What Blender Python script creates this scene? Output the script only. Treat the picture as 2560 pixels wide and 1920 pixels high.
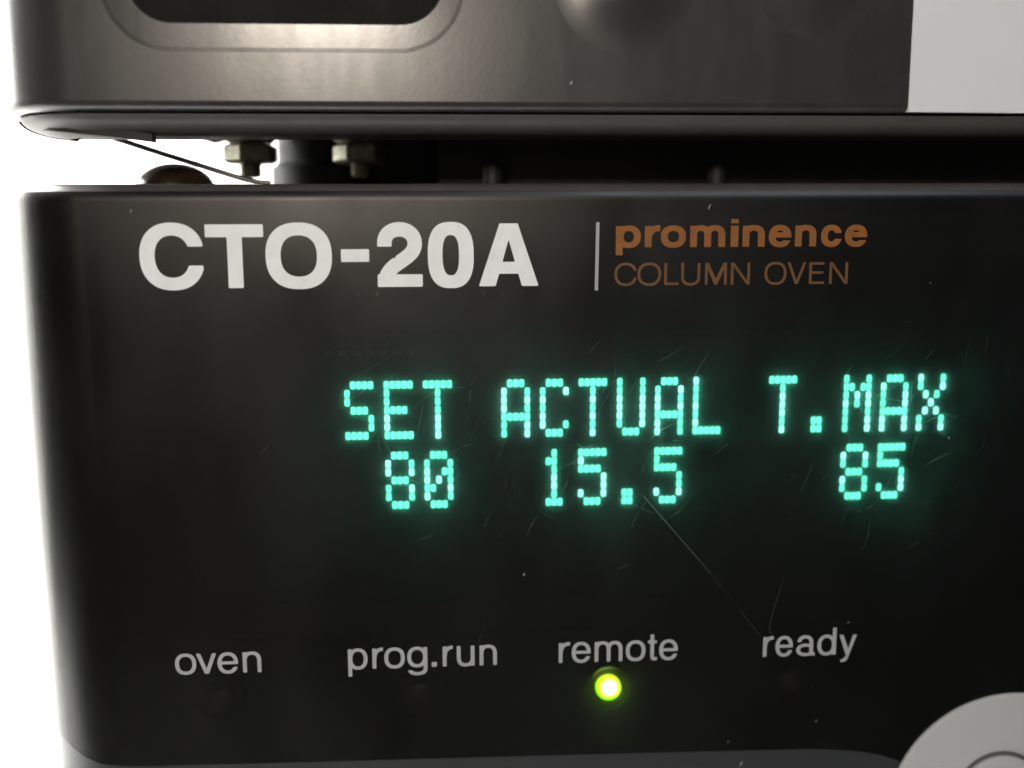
import bpy, bmesh, math, random
import numpy as np
from mathutils import Matrix, Vector

MM = 0.001
scene = bpy.context.scene
for o in list(bpy.data.objects):
    bpy.data.objects.remove(o)
COL = scene.collection

# ------------------------------------------------------------------ camera
# origin = lens; the front panels stand 88 mm in front of it (+Y), Z up
R = Vector((0.99804112, -0.06242567, -0.00411915))
U = Vector((0.01330358, 0.1474354, 0.98898221))
F = Vector((0.06113057, 0.98709971, -0.14797707))
cam_d = bpy.data.cameras.new('camera')
cam = bpy.data.objects.new('camera', cam_d)
COL.objects.link(cam)
cam.matrix_world = Matrix(((R.x, U.x, -F.x, 0), (R.y, U.y, -F.y, 0), (R.z, U.z, -F.z, 0), (0, 0, 0, 1)))
cam_d.sensor_width = 36
cam_d.lens = 36 * 2500 / 2560
cam_d.clip_start = 0.005
cam_d.clip_end = 20
cam_d.dof.use_dof = True
cam_d.dof.focus_distance = 0.0893
cam_d.dof.aperture_fstop = 11.5
scene.camera = cam

# ------------------------------------------------------------------ light
world = bpy.data.worlds.new('World')
scene.world = world
world.use_nodes = True
bg = world.node_tree.nodes['Background']
bg.inputs[0].default_value = (1.0, 0.97, 0.95, 1)
bg.inputs[1].default_value = 0.055


def area(name, loc, target, size, power, color, size_y=None):
    d = bpy.data.lights.new(name, 'AREA')
    d.energy = power
    d.color = color
    d.size = size * MM
    if size_y:
        d.shape = 'RECTANGLE'
        d.size_y = size_y * MM
    o = bpy.data.objects.new(name, d)
    COL.objects.link(o)
    o.location = Vector(loc) * MM
    o.rotation_euler = (Vector(target) - Vector(loc)).to_track_quat('-Z', 'Y').to_euler()
    return o


area('warm_room_lamp', (-32, -105, 57), (0, 88, 0), 40, 0.20, (1.0, 0.88, 0.74), 22)
area('cool_fill_light', (150, -240, 330), (0, 88, -10), 200, 0.72, (0.88, 0.95, 1.0))  # unseen fill, cooled to offset the warm lamp and lift the whites
area('wall_fill_light', (-190, 185, 175), (-245, 245, -135), 140, 8.0, (1.0, 0.99, 0.96))  # unseen light added to overexpose the white wall and bench

scene.view_settings.view_transform = 'Standard'
scene.view_settings.look = 'None'
scene.view_settings.exposure = 0
scene.view_settings.gamma = 1
scene.view_settings.use_curve_mapping = False
scene.cycles.use_denoising = True
scene.cycles.sample_clamp_indirect = 6
scene.cycles.max_bounces = 10
scene.cycles.transparent_max_bounces = 12


# ------------------------------------------------------------------ materials
def new_mat(name):
    m = bpy.data.materials.new(name)
    m.use_nodes = True
    nt = m.node_tree
    nt.nodes.clear()
    out = nt.nodes.new('ShaderNodeOutputMaterial')
    return m, nt, out


def noise(nt, scale, detail=3, stretch=(1, 1, 1), rough=0.55):
    tc = nt.nodes.new('ShaderNodeTexCoord')
    mp = nt.nodes.new('ShaderNodeMapping')
    mp.inputs['Scale'].default_value = stretch
    nt.links.new(tc.outputs['Object'], mp.inputs[0])
    n = nt.nodes.new('ShaderNodeTexNoise')
    n.inputs['Scale'].default_value = scale
    n.inputs['Detail'].default_value = detail
    n.inputs['Roughness'].default_value = rough
    nt.links.new(mp.outputs[0], n.inputs['Vector'])
    return n.outputs['Fac']


def remap(nt, sock, a, b, lo=0.3, hi=0.7):
    r = nt.nodes.new('ShaderNodeMapRange')
    r.inputs['From Min'].default_value = lo
    r.inputs['From Max'].default_value = hi
    r.inputs['To Min'].default_value = a
    r.inputs['To Max'].default_value = b
    nt.links.new(sock, r.inputs['Value'])
    return r.outputs[0]


def plastic(name, col, rough, rough_var=0.0, nscale=120, bump=0.0, bscale=2500, stretch=(1, 1, 1), col_var=0.0, spec=0.5, metal=0.0):
    m, nt, out = new_mat(name)
    p = nt.nodes.new('ShaderNodeBsdfPrincipled')
    p.inputs['Base Color'].default_value = (*col, 1)
    p.inputs['Roughness'].default_value = rough
    p.inputs['Metallic'].default_value = metal
    p.inputs['Specular IOR Level'].default_value = spec
    if rough_var:
        s = remap(nt, noise(nt, nscale, 5, stretch), rough - rough_var, rough + rough_var)
        nt.links.new(s, p.inputs['Roughness'])
    if col_var:
        s = remap(nt, noise(nt, nscale * 1.7, 4, stretch), 1 - col_var, 1 + col_var)
        mx = nt.nodes.new('ShaderNodeMix')
        mx.data_type = 'RGBA'
        mx.blend_type = 'MULTIPLY'
        mx.inputs[0].default_value = 1
        mx.inputs[6].default_value = (*col, 1)
        nt.links.new(s, mx.inputs[7])
        nt.links.new(mx.outputs[2], p.inputs['Base Color'])
    if bump:
        b = nt.nodes.new('ShaderNodeBump')
        b.inputs['Strength'].default_value = bump
        b.inputs['Distance'].default_value = 0.00003
        nt.links.new(noise(nt, bscale, 2), b.inputs['Height'])
        nt.links.new(b.outputs[0], p.inputs['Normal'])
    nt.links.new(p.outputs[0], out.inputs[0])
    return m


def emission(name, col, strength):
    m, nt, out = new_mat(name)
    e = nt.nodes.new('ShaderNodeEmission')
    e.inputs[0].default_value = (*col, 1)
    e.inputs[1].default_value = strength
    nt.links.new(e.outputs[0], out.inputs[0])
    return m


M = {}
M['grey_cover'] = plastic('grey_cover', (0.027, 0.027, 0.028), 0.30, 0.045, 150, 0.12, 2200, (1.6, 1, 0.5), 0.12, 0.55)
M['grey_bezel'] = plastic('grey_bezel', (0.028, 0.028, 0.029), 0.25, 0.045, 150, 0.12, 2200, (1.8, 1, 0.45), 0.12, 0.62)
M['pan'] = plastic('pan', (0.052, 0.052, 0.050), 0.5, 0.06, 80, 0.1, 2600)
M['black'] = plastic('black', (0.006, 0.006, 0.006), 0.6, 0.05, 60)
M['recess'] = plastic('recess', (0.011, 0.011, 0.010), 0.6, 0.1, 200, 0.1, 2000, (1, 1, 1), 0.2, 0.06)
M['rear'] = plastic('rear', (0.035, 0.032, 0.029), 0.6, 0.1, 90, 0.1, 2000, (1, 1, 1), 0.3)
M['rim'] = plastic('rim', (0.062, 0.054, 0.050), 0.45, 0.05, 120, 0.1, 2600, (1, 1, 1), 0.12)
M['rubber'] = plastic('rubber', (0.012, 0.013, 0.013), 0.62, 0.06, 200)
M['white_panel'] = plastic('white_panel', (0.70, 0.715, 0.735), 0.42, 0.04, 60, 0.1, 3000, (1, 1, 1), 0.015)
M['white_ink'] = plastic('white_ink', (0.78, 0.80, 0.82), 0.55, 0.05, 400, 0, 0, (1, 1, 1), 0.05)
M['grey_ink'] = plastic('grey_ink', (0.36, 0.37, 0.38), 0.55, 0.05, 400, 0, 0, (1, 1, 1), 0.05)
M['orange_ink'] = plastic('orange_ink', (0.23, 0.078, 0.008), 0.6, 0.05, 400, 0, 0, (1, 1, 1), 0.15)
M['brown_ink'] = plastic('brown_ink', (0.125, 0.052, 0.010), 0.6, 0.05, 400, 0, 0, (1, 1, 1), 0.15)
M['band'] = plastic('band', (0.029, 0.032, 0.034), 0.36, 0.04, 100, 0.08, 2600)
M['button'] = plastic('button', (0.465, 0.475, 0.485), 0.45, 0.05, 70, 0.12, 2600, (1, 1, 1), 0.02)
M['groove'] = plastic('groove', (0.10, 0.105, 0.10), 0.6, 0.05, 200)
M['zinc'] = plastic('zinc', (0.40, 0.385, 0.30), 0.38, 0.1, 900, 0.2, 3000, (1, 1, 1), 0.3, 0.5, 0.85)
M['steel'] = plastic('steel', (0.16, 0.155, 0.145), 0.42, 0.08, 500, 0, 0, (1, 1, 1), 0.2, 0.5, 0.3)
M['olive'] = plastic('olive', (0.20, 0.20, 0.07), 0.5, 0.05, 300)
M['amber'] = plastic('amber', (0.030, 0.018, 0.010), 0.25, 0.06, 300, 0, 0, (1, 1, 1), 0.5)
M['wall'] = plastic('wall', (0.82, 0.82, 0.80), 0.8, 0.03, 6, 0.0, 0, (1, 1, 1), 0.01)
M['phosphor'] = emission('phosphor', (0.14, 1.0, 0.62), 5.0)
M['phosphor_hot'] = emission('phosphor_hot', (0.27, 1.0, 0.73), 6.2)
M['plate'] = plastic('plate', (0.006, 0.006, 0.006), 0.7, 0.05, 200, 0, 0, (1, 1, 1), 0.2)
M['copper'] = plastic('copper', (0.50, 0.20, 0.09), 0.4, 0.05, 200, 0, 0, (1, 1, 1), 0.2, 0.5, 0.6)
M['brass_dull'] = plastic('brass_dull', (0.16, 0.085, 0.05), 0.5, 0.05, 200, 0, 0, (1, 1, 1), 0.3)
M['led_off'] = plastic('led_off', (0.06, 0.057, 0.042), 0.18, 0.03, 200)
M['led_ring'] = plastic('led_ring', (0.012, 0.012, 0.011), 0.3, 0.03, 200)
M['reflection_green'] = plastic('reflection_green', (0.6, 0.9, 0.45), 0.5)  # pale green for the arc that imitates a reflection
M['dust'] = plastic('dust', (0.28, 0.28, 0.27), 0.9, 0.03, 200)

# smoked front sheet: tinted see-through plastic with a glossy face
m, nt, out = new_mat('smoked_sheet')
tr = nt.nodes.new('ShaderNodeBsdfTransparent')
tr.inputs[0].default_value = (0.36, 0.355, 0.358, 1)
tl = nt.nodes.new('ShaderNodeBsdfTranslucent')
tl.inputs[0].default_value = (0.8, 0.8, 0.8, 1)
mx0 = nt.nodes.new('ShaderNodeMixShader')
nt.links.new(remap(nt, noise(nt, 210, 5, (1, 1, 0.5), 0.65), 0.006, 0.045, 0.35, 0.7), mx0.inputs[0])
nt.links.new(tr.outputs[0], mx0.inputs[1])
nt.links.new(tl.outputs[0], mx0.inputs[2])
gl = nt.nodes.new('ShaderNodeBsdfGlossy')
nt.links.new(remap(nt, noise(nt, 75, 5, (1.3, 1, 0.6)), 0.30, 0.43), gl.inputs['Roughness'])
fr = nt.nodes.new('ShaderNodeFresnel')
fr.inputs[0].default_value = 1.5
mx1 = nt.nodes.new('ShaderNodeMixShader')
nt.links.new(fr.outputs[0], mx1.inputs[0])
nt.links.new(mx0.outputs[0], mx1.inputs[1])
nt.links.new(gl.outputs[0], mx1.inputs[2])
nt.links.new(mx1.outputs[0], out.inputs[0])
M['sheet'] = m

# films added in front of the lit dots and lamps to make their halos
for fname, fa, fb in (('film', 0.07, 0.16), ('thin_film', 0.025, 0.06)):
  m, nt, out = new_mat(fname)
  tr = nt.nodes.new('ShaderNodeBsdfTransparent')
  tl = nt.nodes.new('ShaderNodeBsdfTranslucent')
  tl.inputs[0].default_value = (0.75, 0.9, 0.85, 1)
  mx0 = nt.nodes.new('ShaderNodeMixShader')
  nt.links.new(remap(nt, noise(nt, 330, 4, (1, 1, 0.6), 0.6), fa, fb, 0.35, 0.7), mx0.inputs[0])
  nt.links.new(tr.outputs[0], mx0.inputs[1])
  nt.links.new(tl.outputs[0], mx0.inputs[2])
  nt.links.new(mx0.outputs[0], out.inputs[0])
  M[fname] = m

# scratches: faint pale hairlines that also pick up light from behind
m, nt, out = new_mat('scratch')
tr = nt.nodes.new('ShaderNodeBsdfTransparent')
tl = nt.nodes.new('ShaderNodeBsdfTranslucent')
tl.inputs[0].default_value = (0.9, 0.9, 0.9, 1)
df = nt.nodes.new('ShaderNodeBsdfDiffuse')
df.inputs[0].default_value = (0.5, 0.5, 0.5, 1)
mxa = nt.nodes.new('ShaderNodeMixShader')
mxa.inputs[0].default_value = 0.09
nt.links.new(tl.outputs[0], mxa.inputs[1])
nt.links.new(df.outputs[0], mxa.inputs[2])
mxb = nt.nodes.new('ShaderNodeMixShader')
nt.links.new(remap(nt, noise(nt, 300, 3), 0.05, 0.5), mxb.inputs[0])
nt.links.new(tr.outputs[0], mxb.inputs[1])
nt.links.new(mxa.outputs[0], mxb.inputs[2])
nt.links.new(mxb.outputs[0], out.inputs[0])
M['scratch'] = m

# lit lamp: the die glows hottest in the middle of the lens (lens axis = local Y)
m, nt, out = new_mat('led_lit')
tc = nt.nodes.new('ShaderNodeTexCoord')
mp = nt.nodes.new('ShaderNodeMapping')
mp.inputs['Location'].default_value = (-0.00002, 0, -0.00024)
mp.inputs['Scale'].default_value = (1, 0, 1)
nt.links.new(tc.outputs['Object'], mp.inputs[0])
ln = nt.nodes.new('ShaderNodeVectorMath')
ln.operation = 'LENGTH'
nt.links.new(mp.outputs[0], ln.inputs[0])
cr = nt.nodes.new('ShaderNodeValToRGB')
mr = nt.nodes.new('ShaderNodeMapRange')
mr.inputs['From Max'].default_value = 0.0014
nt.links.new(ln.outputs[1], mr.inputs[0])
nt.links.new(mr.outputs[0], cr.inputs[0])
el = cr.color_ramp.elements
el[0].position = 0.28
el[0].color = (1, 1, 0.9, 1)
el[1].position = 0.97
el[1].color = (0.035, 0.42, 0.0, 1)
e = cr.color_ramp.elements.new(0.62)
e.color = (0.46, 0.62, 0.005, 1)
e = cr.color_ramp.elements.new(0.86)
e.color = (0.20, 0.58, 0.0, 1)
em = nt.nodes.new('ShaderNodeEmission')
em.inputs[1].default_value = 8.5
nt.links.new(cr.outputs[0], em.inputs[0])
nt.links.new(em.outputs[0], out.inputs[0])
M['led_lit'] = m


# ------------------------------------------------------------------ helpers
def link(name, verts, faces, mat, parent=None, smooth=False, loc=(0, 0, 0)):
    me = bpy.data.meshes.new(name)
    me.from_pydata([(v[0] * MM, v[1] * MM, v[2] * MM) for v in verts], [], faces)
    me.update()
    if smooth:
        me.polygons.foreach_set('use_smooth', [True] * len(me.polygons))
    me.materials.append(M[mat])
    o = bpy.data.objects.new(name, me)
    COL.objects.link(o)
    o.location = Vector(loc) * MM
    if parent:
        o.parent = parent
    return o


def fix_normals(o):
    bm = bmesh.new()
    bm.from_mesh(o.data)
    bmesh.ops.recalc_face_normals(bm, faces=bm.faces)
    bm.to_mesh(o.data)
    bm.free()
    return o


def smooth_by_angle(o, deg=35):
    bm = bmesh.new()
    bm.from_mesh(o.data)
    for f in bm.faces:
        f.smooth = True
    for e in bm.edges:
        if len(e.link_faces) == 2 and e.calc_face_angle(0) > math.radians(deg):
            e.smooth = False
    bm.to_mesh(o.data)
    bm.free()
    return o


def thing(name, label, cat, loc=(0, 0, 0)):
    o = bpy.data.objects.new(name, None)
    COL.objects.link(o)
    o.empty_display_size = 0.01
    o['label'] = label
    o['category'] = cat
    return o


def box(name, x0, x1, y0, y1, z0, z1, mat, parent=None, bev=0.0):
    v = [(x, y, z) for x in (x0, x1) for y in (y0, y1) for z in (z0, z1)]
    f = [(0, 1, 3, 2), (4, 6, 7, 5), (0, 4, 5, 1), (2, 3, 7, 6), (0, 2, 6, 4), (1, 5, 7, 3)]
    o = fix_normals(link(name, v, f, mat, parent))
    if bev:
        bm = bmesh.new()
        bm.from_mesh(o.data)
        bmesh.ops.bevel(bm, geom=bm.edges[:], offset=bev * MM, segments=3, affect='EDGES', profile=0.5)
        bm.to_mesh(o.data)
        bm.free()
        smooth_by_angle(o, 40)
    return o


XR, YF, YB = 92.0, 88.0, 225.0


def plan(xl, yf, r, xr=XR, yb=YB, n=28):
    """outline seen from above: left side, rounded left corner, front, right side"""
    pts = [(xl, yb), (xl, min(yf + r + 20, (yf + r + yb) / 2))]
    for i in range(n + 1):
        a = math.radians(90) * i / n
        pts.append((xl + r - r * math.cos(a), yf + r - r * math.sin(a)))
    k = 24
    for i in range(1, k + 1):
        pts.append((xl + r + (xr - 2 - xl - r) * i / k, yf))
    pts.append((xr, yf + 2))
    pts.append((xr, yb))
    return pts


def loft(name, rows, mat, parent, cap_top=True, cap_bottom=True, deg=35):
    """rows = list of (outline, z); equal length outlines"""
    n = len(rows[0][0])
    v, f = [], []
    for pts, z in rows:
        v += [(p[0], p[1], z) for p in pts]
    for j in range(len(rows) - 1):
        for i in range(n):
            a, b = j * n + i, j * n + (i + 1) % n
            f.append((a, b, b + n, a + n))
    if cap_bottom:
        f.append(tuple(range(n)))
    if cap_top:
        f.append(tuple(range((len(rows) - 1) * n, len(rows) * n)))
    o = fix_normals(link(name, v, f, mat, parent))
    return smooth_by_angle(o, deg)


def lathe(name, prof, mat, parent, loc, axis='Y', n=40, deg=40):
    """profile of (radius, height along axis)"""
    v, f = [], []
    for r, h in prof:
        for i in range(n):
            a = 2 * math.pi * i / n
            c, s = r * math.cos(a), r * math.sin(a)
            v.append((c, h, s) if axis == 'Y' else (c, s, h))
    for j in range(len(prof) - 1):
        for i in range(n):
            f.append((j * n + i, j * n + (i + 1) % n, (j + 1) * n + (i + 1) % n, (j + 1) * n + i))
    f.append(tuple(range(n)))
    f.append(tuple(range((len(prof) - 1) * n, len(prof) * n)))
    o = fix_normals(link(name, v, f, mat, parent, loc=loc))
    return smooth_by_angle(o, deg)


def tube(name, pts, r, mat, parent=None, n=10, flat=1.0):
    pts = [Vector(p) for p in pts]
    v, f = [], []
    for i, p in enumerate(pts):
        d = (pts[min(i + 1, len(pts) - 1)] - pts[max(i - 1, 0)]).normalized()
        s = d.cross(Vector((0, 1, 0))).normalized()
        t = d.cross(s).normalized()
        for k in range(n):
            a = 2 * math.pi * k / n
            v.append(p + s * (r * math.cos(a)) + t * (r * flat * math.sin(a)))
    for i in range(len(pts) - 1):
        for k in range(n):
            f.append((i * n + k, i * n + (k + 1) % n, (i + 1) * n + (k + 1) % n, (i + 1) * n + k))
    f.append(tuple(range(n)))
    f.append(tuple(range((len(pts) - 1) * n, len(pts) * n)))
    return smooth_by_angle(fix_normals(link(name, v, f, mat, parent)), 50)


# ------------------------------------------------------------------ setting
def wall(name, v):
    o = link(name, v, [(0, 1, 2, 3)], 'wall')
    o['kind'] = 'structure'
    return o


wall('wall_back', [(-300, 450, -260), (130, 450, -260), (130, 450, 260), (-300, 450, 260)])
wall('wall_left', [(-300, 140, -260), (-300, 450, -260), (-300, 450, 260), (-300, 140, 260)])
wall('bench', [(-299, 15, -135), (130, 15, -135), (130, 449, -135), (-299, 449, -135)])

# ------------------------------------------------------------------ upper unit
up = thing('instrument_module', 'dark grey instrument module with pale panel stacked above the black column oven', 'instrument')
XL, RC = -39.35, 8.0


def inset(d):
    return plan(XL + d, YF + d, max(RC - d, 0.5), XR - d, YB - d)


rows = [(inset(0.7), 10.55), (inset(0.25), 10.62), (inset(0.06), 10.8), (inset(0.0), 11.1), (inset(0.0), 60.0), (inset(1.0), 61.0)]
# front cover: a 24 mm deep shell, its underside open behind the lip
shell_rows = []
for d, z in ((1.3, 10.38), (0.55, 10.42), (0.16, 10.72), (0.0, 11.12), (0.0, 11.25), (0.0, 59.5), (0.0, 60.0), (1.0, 61.0)):
    shell_rows.append((plan(XL + d, YF + d, max(RC - d, 0.5), XR - d, 112.0), z))
cover = loft('front_cover', shell_rows, 'grey_cover', up)
# the rest of the body stands back and higher behind the cover
box('body', -37.0, 90.0, 112.5, 222.0, 23.0, 60.0, 'rubber', up)
# lip of the base pan under the cover: quarter round, dark joint above it
pan_rows = []
for i in range(9):
    a = math.radians(90) * i / 8
    d = 0.5 + 3.0 * (1 - math.cos(a))
    pan_rows.append((plan(XL + d + 1.4 * (i / 8) ** 1.2 + 0.5, YF + d, max(RC - d + 0.6, 1.2), XR - d, 94.5), 10.2 - 1.6 * math.sin(a)))
loft('base_pan', pan_rows, 'pan', up, True, True, 50)
box('joint_strip', -31.0, 90.0, 89.7, 93.5, 10.0, 10.36, 'black', up)


# recessed window at the top with its sloped surround
def rrect(x0, x1, z0, z1, r, n=14):
    pts = []
    for cx, cz, a0 in ((x1 - r, z1 - r, 0), (x0 + r, z1 - r, 90), (x0 + r, z0 + r, 180), (x1 - r, z0 + r, 270)):
        for i in range(n + 1):
            a = math.radians(a0 + 90 * i / n)
            pts.append((cx + r * math.cos(a), cz + r * math.sin(a)))
    return pts


rings = [(rrect(-28.75, 1.9, 14.88, 41.6, 5.85), 88.012), (rrect(-28.1, 1.25, 15.53, 41.0, 5.2), 87.985),
         (rrect(-26.5, -0.02, 17.42, 39.0, 3.8), 87.955), (rrect(-26.4, -0.12, 17.52, 38.8, 3.7), 87.975)]
n = len(rings[0][0])
v, f = [], []
for pts, y in rings:
    v += [(p[0], y, p[1]) for p in pts]
v = []
for j in range(len(rings) - 1):
    b = len(v)
    for pts, y in rings[j:j + 2]:
        v += [(p[0], y, p[1]) for p in pts]
    for i in range(n):
        f.append((b + i, b + (i + 1) % n, b + n + (i + 1) % n, b + n + i))
srd = link('window_surround', v, f, 'grey_bezel', up, True)
pts = rrect(-26.4, -0.12, 17.52, 38.8, 3.7)
v = [(p[0], 87.975, p[1]) for p in pts] + [(p[0], 87.985, p[1]) for p in pts]
f = [(i, (i + 1) % n, (i + 1) % n + n, i + n) for i in range(n)] + [tuple(range(n, 2 * n))]
smooth_by_angle(link('window', v, f, 'recess', up), 30)


# soft domed buttons moulded into the cover
def dome(name, cx, cz, rad, h, mat, parent, y=YF + 0.012):
    prof = []
    for i in range(25):
        t = i / 24
        prof.append((max(rad * (1 - t), 1e-4), -h * (0.5 - 0.5 * math.cos(math.pi * t)) ** 1.9))
    o = lathe(name, prof, mat, parent, (cx, y, cz), 'Y', 56)
    o.data.polygons.foreach_set('use_smooth', [True] * len(o.data.polygons))
    return o


dome('button', 15.2, 21.3, 7.6, 0.95, 'grey_cover', up)
dome('button', 31.6, 22.0, 7.0, 0.6, 'grey_cover', up)

# pale panel at the right end
v = []
px = [(40.35, 10.5), (90.0, 10.2), (90.0, 58.0), (40.35, 58.0)]
v = [(x, 87.9, z) for x, z in px] + [(x, 88.7, z) for x, z in px]
f = [(0, 1, 2, 3)] + [(i, (i + 1) % 4, (i + 1) % 4 + 4, i + 4) for i in range(4)]
fix_normals(link('pale_panel', v, f, 'white_panel', up))

# under the unit: tab, bolts with nuts, foot, added backing plates, posts
tab_v, tab_f = [], []
path = [(-35.6, 92.2, 9.02), (-34.2, 90.6, 8.97), (-32.6, 89.9, 8.93), (-30.6, 89.8, 8.84), (-28.8, 89.8, 8.70), (-27.2, 89.8, 8.52), (-25.3, 89.8, 8.28)]
for i, (x, y, z) in enumerate(path):
    th = 0.25 + 0.42 * min(1, i / 3)
    tab_v += [(x, y, z + 0.4), (x, y + 1.2, z + 0.4), (x, y + 1.2, z + 0.4 - th), (x, y, z + 0.4 - th)]
for i in range(len(path) - 1):
    for k in range(4):
        a, b = i * 4 + k, i * 4 + (k + 1) % 4
        tab_f.append((a, b, b + 4, a + 4))
tab_f += [(0, 1, 2, 3), tuple(range(len(path) * 4 - 4, len(path) * 4))]
smooth_by_angle(fix_normals(link('tab', tab_v, tab_f, 'black', up)), 50)


def hexnut(cx, cy, z0, z1, af, rot, mat='zinc'):
    """hexagon nut with chamfered corners"""
    rc = af / math.sqrt(3)
    v, f = [], []
    lev = [(0.86, z0), (1.0, z0 + 0.28), (1.0, z1 - 0.28), (0.86, z1)]
    for s, z in lev:
        for k in range(6):
            for q in (-1, 1):
                a = math.radians(60 * k + rot + q * 2.5)
                v.append((cx + rc * s * math.cos(a), cy + rc * s * math.sin(a), z))
    n = 12
    for j in range(3):
        for i in range(n):
            f.append((j * n + i, j * n + (i + 1) % n, (j + 1) * n + (i + 1) % n, (j + 1) * n + i))
    f += [tuple(range(n)), tuple(range(3 * n, 4 * n))]
    return fix_normals(link('nut', v, f, mat, up))


def stud(cx, cy, z0, z1, r):
    """threaded end: a stack of little ridges"""
    prof = [(r * 0.55, z0), (r * 0.86, z0 + 0.15)]
    z = z0 + 0.15
    while z < z1:
        prof += [(r, z + 0.16), (r * 0.86, z + 0.32)]
        z += 0.32
    o = lathe('bolt', prof, 'zinc', up, (cx, cy, 0), 'Z', 24, 60)
    return o


YN = 104.0
k = YN / 100.0
for cx, rot in ((-19.0 * k, 20), (-8.55 * k, 8)):
    stud(cx, YN, 5.72, 24.0, 1.12 if cx < -15 else 0.95)
    hexnut(cx, YN, 7.12, 9.0, 4.75 * k * 0.92, rot)
    hexnut(cx, YN, 9.1, 10.9, 4.6 * k * 0.92, rot + 7)
tube('hose', [(-26.2, 108, 11.5), (-25.6, 108, 10.6), (-24.2, 108.5, 10.1), (-22.4, 109, 10.6), (-21.5, 110, 12.0)], 0.7, 'olive', up)
# rubber foot carrying the unit on the oven
prof = []
lathe('rubber_foot', [(5.9, 4.43), (6.3, 4.5), (6.3, 7.4), (5.6, 7.9), (5.6, 23.0)], 'rubber', up, (-13.4, 116, 0), 'Z', 48)
box('foot_bracket', -15.0, -1.15, 112.6, 121.0, 6.0, 23.0, 'black', up, 0.3)
box('gap_backing', -1.0, 90, 106.0, 108.0, 4.43, 10.3, 'rear', up)  # backing added to close off the dark gap
box('gap_backing', -19.0, 90, 134.0, 136.0, 4.43, 23.0, 'rear', up)  # second added backing, keeps the far side of the gap dark

# ------------------------------------------------------------------ column oven
ov = thing('column_oven', 'black column oven with green dot matrix display and white lettering', 'instrument')


def ov_plan(d, yb=YB):
    return plan(XL + 0.15 + d * 0.35, YF + d, max(RC - 0.2 - d, 0.5), XR - d, yb - d)


ZT = 4.42
rr = 1.5
rows = [(ov_plan(0.0), -134.9)]
for z in (-62, -50, -38, -26, -14, -6):
    rows.append((ov_plan(0.0), z))
for i in range(9):
    a = math.radians(90) * i / 8
    rows.append((ov_plan(rr * (1 - math.cos(a))), ZT - rr + rr * math.sin(a)))
cov = loft('front_sheet', rows[:11], 'sheet', ov, False, False, 50)
loft('top_rim', rows[10:], 'rim', ov, True, False, 50)
inner = loft('housing', [(ov_plan(4.6), -134.9), (ov_plan(4.6), ZT - 1.6)], 'black', ov)
# opaque painted rim: closes the sheet off behind its rounded top edge and corner
# (a slim black liner right behind the sheet)
liner_rows = [(plan(XL + 0.7, YF + 0.5, RC - 0.6, XR - 0.6, YB - 1), z) for z in (-134.9, ZT - 1.3)]
lv, lf = [], []
outl = plan(XL + 0.75, YF + 0.55, RC - 0.6, -24.0, YB - 1)[:31]
for z in (-134.9, ZT - 0.6):
    lv += [(p[0], p[1], z) for p in outl]
nn = len(outl)
lf = [(i, i + 1, i + 1 + nn, i + nn) for i in range(nn - 1)]
smooth_by_angle(link('corner_liner', lv, lf, 'black', ov), 50)
box('top_liner', XL + 6, XR - 1.5, YF + 0.5, YF + 4.0, ZT - 1.6, ZT - 0.45, 'recess', ov, 0.3)

for x in (5.1, 31.2):
    lathe('locating_pin', [(1.0, ZT - 0.2), (1.0, 6.4), (0.8, 6.9), (0.3, 7.0)], 'rubber', ov, (x * 101 / 117, 101, 0), 'Z', 20)

# printed grey keypad field at the bottom, wrapping the corner
base = ov_plan(-0.015)
zc = [(-60, -44.0), (-38.6, -44.6), (-38.0, -45.4), (-36.6, -46.2), (-34.4, -47.4), (-32.6, -48.05), (-30, -48.35), (-20, -48.5), (2.3, -48.7), (25, -48.95), (35, -49.1), (39, -49.5), (41.5, -50.1), (43.0, -50.7), (46, -52.5), (100, -53.0)]


def ztop(x, y):
    xx = x
    for (a, za), (b, zb) in zip(zc, zc[1:]):
        if a <= xx <= b:
            return za + (zb - za) * (xx - a) / (b - a)
    return zc[-1][1]


pts = []
for (x0, y0), (x1, y1) in zip(base[1:-2], base[2:-1]):
    for q in range(3):
        pts.append((x0 + (x1 - x0) * q / 3, y0 + (y1 - y0) * q / 3))
v = [(p[0], p[1], -134.0) for p in pts] + [(p[0], p[1], ztop(*p)) for p in pts]
nn = len(pts)
f = [(i, i + 1, i + 1 + nn, i + nn) for i in range(nn - 1)]
smooth_by_angle(link('keypad_field', v, f, 'band', ov), 50)

# round pale key cluster at the lower right
kx, kz, kr = 53.84, -55.86, 11.9
lathe('key_ring', [(kr, 0.0), (kr, -0.25), (kr - 0.15, -0.42), (kr - 0.5, -0.5), (0.02, -0.52)], 'button', ov, (kx, YF - 0.1, kz), 'Y', 120, 30)
gx, gz, gr = 52.85, -54.27, 4.6
lathe('key_groove', [(gr, -0.0), (gr, -0.03), (0.02, -0.032)], 'groove', ov, (gx, YF - 0.62, gz), 'Y', 80, 30)
lathe('key', [(gr - 0.42, 0.0), (gr - 0.42, -0.28), (gr - 0.62, -0.42), (gr - 1.0, -0.46), (0.02, -0.5)], 'button', ov, (gx, YF - 0.65, gz), 'Y', 80, 30)

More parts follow.
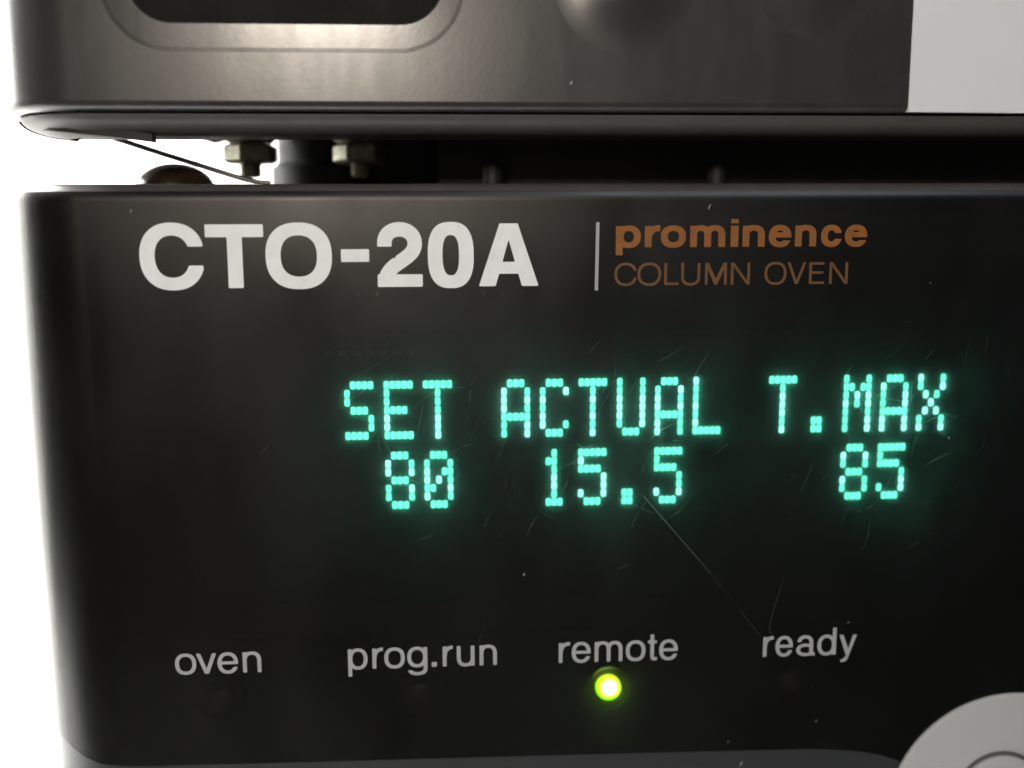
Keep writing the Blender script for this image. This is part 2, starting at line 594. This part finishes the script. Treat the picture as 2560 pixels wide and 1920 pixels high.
# ---- display behind the sheet
YV = 92.0
plate = box('display_plate', -14.0, 58.0, 92.0, 92.5, -29.5, -8.9, 'plate', ov, 0.0)
FONT = {
    'S': ['.####', '#....', '#....', '.###.', '....#', '....#', '####.'],
    'E': ['#####', '#....', '#....', '####.', '#....', '#....', '#####'],
    'T': ['#####', '..#..', '..#..', '..#..', '..#..', '..#..', '..#..'],
    'A': ['.###.', '#...#', '#...#', '#...#', '#####', '#...#', '#...#'],
    'C': ['.###.', '#...#', '#....', '#....', '#....', '#...#', '.###.'],
    'U': ['#...#', '#...#', '#...#', '#...#', '#...#', '#...#', '.###.'],
    'L': ['#....', '#....', '#....', '#....', '#....', '#....', '#####'],
    'M': ['#...#', '##.##', '#.#.#', '#.#.#', '#...#', '#...#', '#...#'],
    'X': ['#...#', '#...#', '.#.#.', '..#..', '.#.#.', '#...#', '#...#'],
    '.': ['.....', '.....', '.....', '.....', '.....', '.##..', '.##..'],
    '8': ['.###.', '#...#', '#...#', '.###.', '#...#', '#...#', '.###.'],
    '0': ['.###.', '#...#', '#..##', '#.#.#', '##..#', '#...#', '.###.'],
    '1': ['..#..', '.##..', '..#..', '..#..', '..#..', '..#..', '.###.'],
    '5': ['#####', '#....', '####.', '....#', '....#', '#...#', '.###.'],
}
OX, OZ, CP, DX, DZ, LP = -9.553, -13.680, 3.6189, 0.54367, 0.79046, 6.6705


def dot_mesh(mat):
    w, h, r = 0.252, 0.376, 0.17
    pts = rrect(-w, w, -h, h, r, 4)
    n = len(pts)
    v = [(p[0] * MM, 0, p[1] * MM) for p in pts] + [(p[0] * 0.9 * MM, -0.08 * MM, p[1] * 0.9 * MM) for p in pts]
    f = [(i, (i + 1) % n, (i + 1) % n + n, i + n) for i in range(n)] + [tuple(range(n, 2 * n)), tuple(range(n - 1, -1, -1))]
    me = bpy.data.meshes.new('lit_dot')
    me.from_pydata(v, [], f)
    me.materials.append(M[mat])
    return me


dm, dh = dot_mesh('phosphor'), dot_mesh('phosphor_hot')
rnd = random.Random(5)
ndots = 0
for line, text in enumerate(('SET ACTUAL T.MAX', ' 80  15.5    85 ')):
    for ci, ch in enumerate(text):
        if ch == ' ':
            continue
        for r_, rowp in enumerate(FONT[ch]):
            for c_, bit in enumerate(rowp):
                if bit != '#':
                    continue
                side = (c_ > 0 and rowp[c_ - 1] == '#') or (c_ < 4 and rowp[c_ + 1] == '#')
                hot = (not side) and rnd.random() < 0.55
                o = bpy.data.objects.new('lit_dot', dh if hot else dm)
                COL.objects.link(o)
                o.parent = plate
                o.location = Vector((OX + ci * CP + c_ * DX, YV - 0.30, OZ - line * LP - r_ * DZ)) * MM
                ndots += 1
film = box('display_halo_film', -24.0, 57.6, 91.35, 91.36, -34.5, -6.3, 'film', ov)  # added film that spreads a halo around the dots
# metal pins along the upper and lower edge of the display glass
for i in range(13):
    x = -11.6 + i * 1.62 + rnd.uniform(-0.08, 0.08)
    if i in (1, 5):
        continue
    q = rnd.uniform(0.0, 0.2)
    box('pin', x, x + 0.36, 91.3, 91.8, -5.62 + q, -4.98 - q, 'copper' if i in (3, 4, 8, 9) else 'brass_dull', plate, 0.1)
for i in range(7):
    x = -11.4 + i * 1.25
    box('pin', x, x + 0.6, 91.5, 91.95, -10.9, -10.45, 'groove', plate)

# ---- indicator lamps
box('lamp_halo_film', -32.0, 47.0, 90.8, 90.81, -49.5, -37.5, 'thin_film', ov)  # added film that spreads the lit lamp's halo
for i, x in enumerate((-22.2, -3.45, 15.0, 33.2)):
    lit = i == 2
    prof = [(1.24, 0.0), (1.24, -0.35)] + [(max(1.24 * math.cos(math.radians(a)), 0.01), -0.35 - 0.6 * math.sin(math.radians(a))) for a in range(6, 91, 7)]
    Z = -43.9
    o = lathe('indicator_lamp', prof, 'led_lit' if lit else 'led_off', ov, (x, 91.9, Z), 'Y', 36, 60)
    o['label'] = 'lit yellow green indicator lamp' if lit else 'unlit indicator lamp'
    ring = lathe('lamp_collar', [(2.25, 0.0), (2.25, -1.2), (2.08, -1.2), (2.08, -0.1), (1.3, -0.1)], 'led_ring', ov, (x, 92.4, Z), 'Y', 48, 40)
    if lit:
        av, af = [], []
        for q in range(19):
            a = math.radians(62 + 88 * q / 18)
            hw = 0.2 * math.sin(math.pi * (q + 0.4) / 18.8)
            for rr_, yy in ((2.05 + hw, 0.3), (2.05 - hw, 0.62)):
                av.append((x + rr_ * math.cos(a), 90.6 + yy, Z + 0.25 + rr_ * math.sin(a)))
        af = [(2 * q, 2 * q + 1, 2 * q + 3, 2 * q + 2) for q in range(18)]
        link('lamp_reflection_arc', av, af, 'reflection_green', ov, True)  # arc-shaped ribbon standing in for the lamp's reflection in the sheet


# ------------------------------------------------------------------ lettering
class G:
    """glyph shapes as distance fields on (x, y) arrays"""


def s_box(X, Y, x0, y0, x1, y1):
    dx = np.abs(X - (x0 + x1) / 2) - (x1 - x0) / 2
    dy = np.abs(Y - (y0 + y1) / 2) - (y1 - y0) / 2
    return np.maximum(dx, dy)


def s_ell(X, Y, cx, cy, rx, ry, n=2.25):
    d = (np.abs((X - cx) / rx) ** n + np.abs((Y - cy) / ry) ** n) ** (1 / n)
    return (d - 1) * min(rx, ry)


def s_ring(X, Y, x0, y0, x1, y1, s, t, n=2.25):
    cx, cy, rx, ry = (x0 + x1) / 2, (y0 + y1) / 2, (x1 - x0) / 2, (y1 - y0) / 2
    return np.maximum(s_ell(X, Y, cx, cy, rx, ry, n), -s_ell(X, Y, cx, cy, rx - s, ry - t, n))


def s_poly(X, Y, pts):
    d = np.full(X.shape, 1e9)
    ins = np.zeros(X.shape, bool)
    for (x0, y0), (x1, y1) in zip(pts, pts[1:] + pts[:1]):
        ex, ey = x1 - x0, y1 - y0
        t = np.clip(((X - x0) * ex + (Y - y0) * ey) / (ex * ex + ey * ey), 0, 1)
        d = np.minimum(d, np.hypot(X - x0 - t * ex, Y - y0 - t * ey))
        if y0 != y1:
            c = ((Y < y0) != (Y < y1)) & (X < x0 + (Y - y0) * ex / ey)
            ins ^= c
    return np.where(ins, -d, d)


def s_line(X, Y, pts, w):
    d = np.full(X.shape, 1e9)
    for (x0, y0), (x1, y1) in zip(pts, pts[1:]):
        ex, ey = x1 - x0, y1 - y0
        t = np.clip(((X - x0) * ex + (Y - y0) * ey) / (ex * ex + ey * ey), 0, 1)
        d = np.minimum(d, np.hypot(X - x0 - t * ex, Y - y0 - t * ey))
    return d - w / 2


def bez(p0, p1, p2, p3, n=14):
    return [tuple((1 - t) ** 3 * a + 3 * (1 - t) ** 2 * t * b + 3 * (1 - t) * t * t * c + t ** 3 * d for a, b, c, d in zip(p0, p1, p2, p3)) for t in (i / n for i in range(n + 1))]


mn = np.minimum
mxm = np.maximum


def glyph(ch, X, Y, w, s, t):
    """x-height (or cap height) is 1, w the width, s stem, t thin strokes"""
    if ch in 'oO0':
        return s_ring(X, Y, 0, -0.025, w, 1.025, s, t, 2.35 if ch != '0' else 2.6)
    if ch == 'v' or ch == 'V':
        h = 1.08 * s
        return s_poly(X, Y, [(0, 1), (h, 1), (w / 2, 0.26 * (s / 0.2) ** 0.9), (w - h, 1), (w, 1), (w / 2 + h / 2, 0), (w / 2 - h / 2, 0)])
    if ch == 'e':
        r = s_ring(X, Y, 0, -0.03, w, 1.03, s, t)
        r = mxm(r, -s_box(X, Y, w * 0.5, 0.29, w + 1, 0.46))
        # keep the right flank only above the bar
        bar = s_box(X, Y, s * 0.5, 0.435, w - 0.01, 0.435 + t * 0.95)
        return mn(r, mxm(bar, s_ell(X, Y, w / 2, 0.5, w / 2, 0.53)))
    if ch == 'c':
        r = s_ring(X, Y, 0, -0.03, w, 1.03, s, t)
        return mxm(r, -s_box(X, Y, w * 0.56, 0.36, w + 1, 0.64))
    if ch == 'C':
        r = s_ring(X, Y, 0, -0.03, w * 1.03, 1.03, s, t)
        return mxm(mxm(r, -s_box(X, Y, w * 0.6, 0.355, w + 1, 0.66)), X - w)
    if ch == 'n' or ch == 'm':
        k = 1 if ch == 'n' else 2
        aw = (w + (k - 1) * s) / k
        d = s_box(X, Y, 0, 0, s, 1.0)
        for i in range(k):
            o = i * (aw - s)
            a = mxm(s_ring(X, Y, o, 0.1, o + aw, 1.03, s, t, 2.4), 0.56 - Y)
            if ch == 'm' or k == 1:
                a = mxm(a, o + s * 0.5 - X)
            d = mn(d, mn(a, s_box(X, Y, o + aw - s, 0, o + aw, 0.57)))
        return d
    if ch == 'u':
        a = mxm(s_ring(X, Y, 0, -0.03, w, 0.9, s, t, 2.4), Y - 0.44)
        a = mxm(a, X - (w - s * 0.5))
        return mn(mn(a, s_box(X, Y, 0, 0.43, s, 1)), s_box(X, Y, w - s, 0, w, 1))
    if ch == 'r':
        a = mxm(mxm(s_ring(X, Y, s * 0.1, 0.0, s * 0.1 + w * 1.9, 1.04, s, t * 1.1, 2.3), 0.5 - Y), X - w)
        a = mxm(a, s * 0.6 - X)
        return mn(s_box(X, Y, 0, 0, s, 1), a)
    if ch == 'p':
        return mn(s_box(X, Y, 0, -0.37, s, 1), s_ring(X, Y, s * 0.12, -0.03, w, 1.03, s, t))
    if ch == 'd':
        return mn(s_box(X, Y, w - s, 0, w, 1.38), s_ring(X, Y, 0, -0.03, w - s * 0.12, 1.03, s, t))
    if ch == 'g':
        r = s_ring(X, Y, 0, 0.0, w - s * 0.12, 1.03, s, t)
        st = s_box(X, Y, w - s, -0.06, w, 1)
        hk = mxm(s_ring(X, Y, s * 0.1, -0.40, w, 0.30, s, t, 2.4), Y + 0.05)
        hk = mxm(hk, -s_box(X, Y, -1, -0.15, w * 0.5, 0.4))
        return mn(mn(r, st), hk)
    if ch == 't':
        c0 = w * 0.27
        d = mn(s_box(X, Y, c0, 0.16, c0 + s, 1.3), s_box(X, Y, 0, 1 - t * 0.95, w * 0.97, 1.0))
        hk = mxm(mxm(s_ring(X, Y, c0, -0.02, c0 + w * 1.1, 0.5, s, t, 2.8), Y - 0.17), X - w)
        return mn(d, hk)
    if ch == 'a':
        bw = w * 0.9
        top = mxm(s_ring(X, Y, w * 0.05, 0.2, bw, 1.03, s, t, 2.4), 0.66 - Y)
        top = mxm(top, -s_box(X, Y, -1, 0.2, w * 0.4, 0.70))
        st = s_box(X, Y, bw - s, 0.14, bw, 0.67)
        bowl = s_ring(X, Y, 0, -0.03, bw * 1.12, 0.60, s, t * 0.95, 2.2)
        bowl = mxm(bowl, X - (bw - s * 0.4))
        tail = mxm(s_ring(X, Y, bw - s, -0.02, w * 1.2, 0.3, s, t, 2.6), mxm(Y - 0.15, X - w))
        return mn(mn(top, st), mn(bowl, tail))
    if ch == 'y':
        h = 1.08 * s
        arm = s_poly(X, Y, [(0, 1), (h, 1), (w / 2 + h * 0.28, 0.20), (w / 2 + h * 0.35, -0.05), (w / 2 - h * 0.48, 0.0)])
        leg = s_poly(X, Y, [(w - h, 1), (w, 1), (w / 2 + h * 0.02, -0.25), (w / 2 - h * 0.4, -0.37), (w * 0.12, -0.40), (w * 0.12, -0.40 + t * 0.9), (w * 0.24, -0.40 + t * 0.95), (w / 2 - h * 0.55, -0.12), (w / 2 - h * 0.2, 0.02)])
        return mn(arm, leg)
    if ch == 'i':
        return mn(s_box(X, Y, 0, 0, w, 1), s_box(X, Y, 0, 1.12, w, 1.32))
    if ch == '.':
        return s_box(X, Y, 0, 0, w, w)
    if ch == '-':
        return s_box(X, Y, 0, 0.405, w, 0.405 + t)
    if ch == 'T':
        return mn(s_box(X, Y, 0, 1 - t, w, 1), s_box(X, Y, w / 2 - s / 2, 0, w / 2 + s / 2, 1))
    if ch == 'L':
        return mn(s_box(X, Y, 0, 0, s, 1), s_box(X, Y, 0, 0, w, t))
    if ch == 'E':
        return mn(mn(s_box(X, Y, 0, 0, s, 1), s_box(X, Y, 0, 0, w, t)), mn(s_box(X, Y, 0, 1 - t, w * 0.97, 1), s_box(X, Y, 0, 0.47, w * 0.92, 0.47 + t)))
    if ch == 'U':
        a = mxm(s_ring(X, Y, 0, -0.03, w, 0.75, s, t, 2.3), Y - 0.36)
        return mn(a, mn(s_box(X, Y, 0, 0.35, s, 1), s_box(X, Y, w - s, 0.35, w, 1)))
    if ch == 'N':
        g = s_poly(X, Y, [(0, 1), (s * 1.2, 1), (w, 0), (w - s * 1.2, 0)])
        return mn(g, mn(s_box(X, Y, 0, 0, s, 1), s_box(X, Y, w - s, 0, w, 1)))
    if ch == 'M':
        g = s_poly(X, Y, [(0, 1), (s * 1.35, 1), (w / 2, 0.27), (w - s * 1.35, 1), (w, 1), (w / 2 + s * 0.5, 0), (w / 2 - s * 0.5, 0)])
        return mn(g, mn(s_box(X, Y, 0, 0, s, 1), s_box(X, Y, w - s, 0, w, 1)))
    if ch == 'A':
        c, ap = w / 2, 0.145
        g = s_poly(X, Y, [(0, 0), (c - ap, 1), (c + ap, 1), (w, 0), (w - 0.265, 0), (c, 0.76), (0.265, 0)])
        bar = s_poly(X, Y, [(0.2, 0.2), (w - 0.2, 0.2), (w - 0.27, 0.385), (0.27, 0.385)])
        return mn(g, bar)
    if ch == '2':
        p = [(s / 2, 0.60)] + bez((s / 2, 0.70), (s / 2, 0.99), (w - s / 2, 0.99), (w - s / 2, 0.69)) + bez((w - s / 2, 0.69), (w - s / 2, 0.42), (s * 0.62, 0.40), (s * 0.52, 0.08))[1:]
        d = mxm(s_line(X, Y, p, s * 0.97), 0.05 - Y)
        d = mxm(d, -s_box(X, Y, -1, 0.455, 0.29, 0.645))
        return mn(mxm(d, -X), s_box(X, Y, 0, 0, w, t))
    raise KeyError(ch)


def fill_field(D, xs, ys, emit):
    """marching squares: filled polygons of D < 0"""
    ny, nx = D.shape
    cache, verts, faces = {}, [], []

    def vert(key, x, y):
        if key not in cache:
            cache[key] = len(verts)
            verts.append((x, y))
        return cache[key]
    for j in range(ny - 1):
        for i in range(nx - 1):
            c = [(i, j), (i + 1, j), (i + 1, j + 1), (i, j + 1)]
            d = [D[q[1], q[0]] for q in c]
            if min(d) >= 0:
                continue
            loop = []
            for k in range(4):
                a, b = c[k], c[(k + 1) % 4]
                da, db = d[k], d[(k + 1) % 4]
                if da < 0:
                    loop.append(vert(a, xs[a[0]], ys[a[1]]))
                if (da < 0) != (db < 0):
                    u = da / (da - db)
                    key = (min(a, b), max(a, b))
                    loop.append(vert(key, xs[a[0]] + u * (xs[b[0]] - xs[a[0]]), ys[a[1]] + u * (ys[b[1]] - ys[a[1]])))
            if len(loop) > 2:
                faces.append(tuple(loop))
    emit(verts, faces)


def word(name, items, base_z, hgt, stem, thin, mat, label, y=YF - 0.03, step=0.016):
    """items: (character, left mm, right mm); hgt in mm; stem and thin in mm"""
    V, Fc = [], []
    for ch, xa, xb in items:
        w, s, t = (xb - xa) / hgt, stem / hgt, thin / hgt
        xs = np.arange(-0.06, w + 0.06, step)
        ys = np.arange(-0.5, 1.48, step)
        X, Y = np.meshgrid(xs, ys)
        D = glyph(ch, X, Y, w, s, t)
        rounding = 0.012

        def emit(vs, fs):
            b = len(V)
            V.extend((xa + vx * hgt, y, base_z + vy * hgt) for vx, vy in vs)
            Fc.extend(tuple(b + q for q in f) for f in fs)
        fill_field(D - rounding * 0.3, xs, ys, emit)
    o = link(name, V, Fc, mat, ov)
    o['label'] = label
    return o


def spans(text, pairs, u0, x0, k):
    return [(c, x0 + (a - u0) * k, x0 + (b - u0) * k) for c, (a, b) in zip(text, pairs)]


word('printed_name', spans('CTO-20A', [(97, 408), (425, 712), (722, 1052), (1100, 1240), (1283, 1510), (1540, 1772), (1800, 2105)], 97, -26.4, 34.2 / 2008),
     -4.47, 5.40, 1.24, 1.05, 'white_ink', 'large bold white lettering reading CTO-20A')
word('printed_series', spans('prominence', [(345, 495), (520, 612), (617, 768), (795, 1008), (1042, 1088), (1115, 1250), (1275, 1413), (1437, 1567), (1597, 1725), (1745, 1882)], 345, 14.64, 0.01469),
     -1.17, 1.84, 0.60, 0.47, 'orange_ink', 'bold orange lettering reading prominence', step=0.03)
word('printed_type', spans('COLUMNOVEN', [(335, 468), (475, 617), (637, 725), (740, 855), (885, 1018), (1043, 1160), (1250, 1385), (1390, 1505), (1525, 1620), (1650, 1765)], 337, 14.58, 0.01473),
     -4.50, 1.93, 0.235, 0.215, 'brown_ink', 'thin brown capitals reading COLUMN OVEN', step=0.03)
BL, XH = -39.55, 1.93
word('printed_label', spans('oven', [(97, 225), (227, 350), (357, 482), (512, 625)], 97, -25.37, 0.01464), BL, XH, 0.34, 0.29, 'grey_ink', 'pale lettering reading oven', step=0.028)
word('printed_label', spans('prog.run', [(1157, 1275), (1305, 1370), (1378, 1502), (1518, 1640), (1668, 1698), (1735, 1797), (1822, 1930), (1962, 2068)], 1157, -9.76, 13.69 / 911), BL, XH, 0.34, 0.29, 'grey_ink', 'pale lettering reading prog.run', step=0.028)
word('printed_label', spans('remote', [(95, 168), (180, 303), (330, 512), (535, 663), (680, 740), (755, 877)], 95, 9.71, 11.21 / 782), BL, XH, 0.34, 0.29, 'grey_ink', 'pale lettering reading remote', step=0.028)
word('printed_label', spans('ready', [(1443, 1510), (1525, 1637), (1662, 1783), (1800, 1922), (1942, 2057)], 1443, 29.07, 9.02 / 614), BL, XH, 0.34, 0.29, 'grey_ink', 'pale lettering reading ready', step=0.028)
bar = [(12.80, -4.93), (13.10, -4.93), (13.18, 1.02), (12.88, 1.02)]
link('printed_line', [(x, YF - 0.03, z) for x, z in bar], [(0, 1, 2, 3)], 'grey_ink', ov)

# ------------------------------------------------------------------ scratches and dust
rnd = random.Random(11)
sv, sf = [], []


def ribbon(pts, w):
    b = len(sv)
    for i, (x, z) in enumerate(pts):
        x0, z0 = pts[max(i - 1, 0)]
        x1, z1 = pts[min(i + 1, len(pts) - 1)]
        L = math.hypot(x1 - x0, z1 - z0) or 1
        nx, nz = -(z1 - z0) / L, (x1 - x0) / L
        ww = w * (0.15 + 0.85 * math.sin(math.pi * (i + 0.35) / (len(pts) - 0.3)))
        sv.append((x + nx * ww / 2, YF - 0.012, z + nz * ww / 2))
        sv.append((x - nx * ww / 2, YF - 0.012, z - nz * ww / 2))
    for i in range(len(pts) - 1):
        sf.append((b + 2 * i, b + 2 * i + 1, b + 2 * i + 3, b + 2 * i + 2))


def scratch(x, z, ang, L, curve, w):
    pts = []
    for i in range(9):
        t = i / 8 - 0.5
        a = ang + curve * t
        pts.append((x + L * t * math.cos(a), z + L * t * math.sin(a)))
    ribbon(pts, w)


for cx, cz, sx, sz, cnt in ((14, -15, 10, 3.2, 50), (14, -22, 8, 3, 30), (42, -18, 5, 5, 45), (-4, -17, 5, 4, 25), (12, -30, 20, 6, 14)):
    for _ in range(cnt):
        x, z = rnd.gauss(cx, sx), rnd.gauss(cz, sz)
        if z > -6 or z < -38 or x < -30:
            continue
        ang = rnd.gauss(1.0, 0.5) if rnd.random() < 0.75 else rnd.uniform(0, 3.1)
        scratch(x, z, ang, rnd.uniform(0.5, 3.6), rnd.gauss(0, 0.2), rnd.choice((0.010, 0.014, 0.018, 0.028)))
ribbon([(10.4, -18.1), (11.6, -18.9), (12.7, -19.7), (14.2, -20.9), (15.7, -22.1), (17.13, -23.33), (20, -26.7), (23, -30.2), (26, -33.9), (28.75, -37.5)], 0.085)
ribbon([(30.84, -31.67), (30.4, -33.3), (29.9, -35.2), (29.67, -36.34), (29.6, -36.9), (29.95, -37.5)], 0.06)
sc = link('scratches', sv, sf, 'scratch', ov)
sc['kind'] = 'stuff'

dv, df_ = [], []
flakes = [(10.64, 12.81, 0.16, 0.30, 87.97), (6.48, -30.89, 0.13, 0.28, 87.97), (45.89, -18.78, 0.1, 0.2, 87.97), (43.29, -4.47, 0.08, 0.12, 87.97), (2.9, 11.7, 0.09, 0.2, 87.97),
          (22.9, 2.3, 0.10, 0.5, 87.97), (-26.9, 0.1 + 2.0, 0.09, 0.34, 87.97), (34.5, -46.2, 0.1, 0.3, 87.97), (26.0, -48.0, 0.1, 0.25, 87.97), (27.3, -50.3, 0.12, 0.5, 87.9), (37.2, -36.4, 0.1, 0.2, 87.97)]
for x, z, a, b, y in flakes:
    i0 = len(dv)
    for k in range(7):
        t = 2 * math.pi * k / 7
        q = rnd.uniform(0.7, 1.15)
        u, w = 0.65 * a * q * math.cos(t), 0.6 * b * q * math.sin(t)
        dv.append((x + u + 0.35 * w, y, z + w))
    dv.append((x, y - 0.05, z))
    for k in range(7):
        df_.append((i0 + k, i0 + (k + 1) % 7, i0 + 7))
dust = link('dust', dv, df_, 'dust')
dust['kind'] = 'stuff'
dust['label'] = 'pale dust specks stuck on the two front panels'
dust['category'] = 'dust'

# ------------------------------------------------------------------ things lying in the gap
o = lathe('brown_cap', [(3.75, 0.0)] + [(max(3.75 * math.cos(math.radians(a)), 0.01), 2.55 * math.sin(math.radians(a))) for a in range(6, 91, 6)], 'amber', None, (-26.6, 101.5, ZT + 0.01), 'Z', 48, 60)
o['label'] = 'dark brown glossy dome cap lying on top of the column oven'
o['category'] = 'cap'
o = tube('metal_strip', [(-32.0, 100.5, 9.3), (-31.0, 100.5, 9.0), (-27.5, 100.3, 7.85), (-24.0, 100.1, 6.75), (-21.5, 100, 5.95), (-19.8, 100, 5.42), (-18.6, 100, 5.12), (-17.2, 100, 5.0)], 0.27, 'steel', None, 10, 1.2)
o['label'] = 'thin pale metal strip slanting across the gap beside the first bolt'
o['category'] = 'strip'
print('dots', ndots)
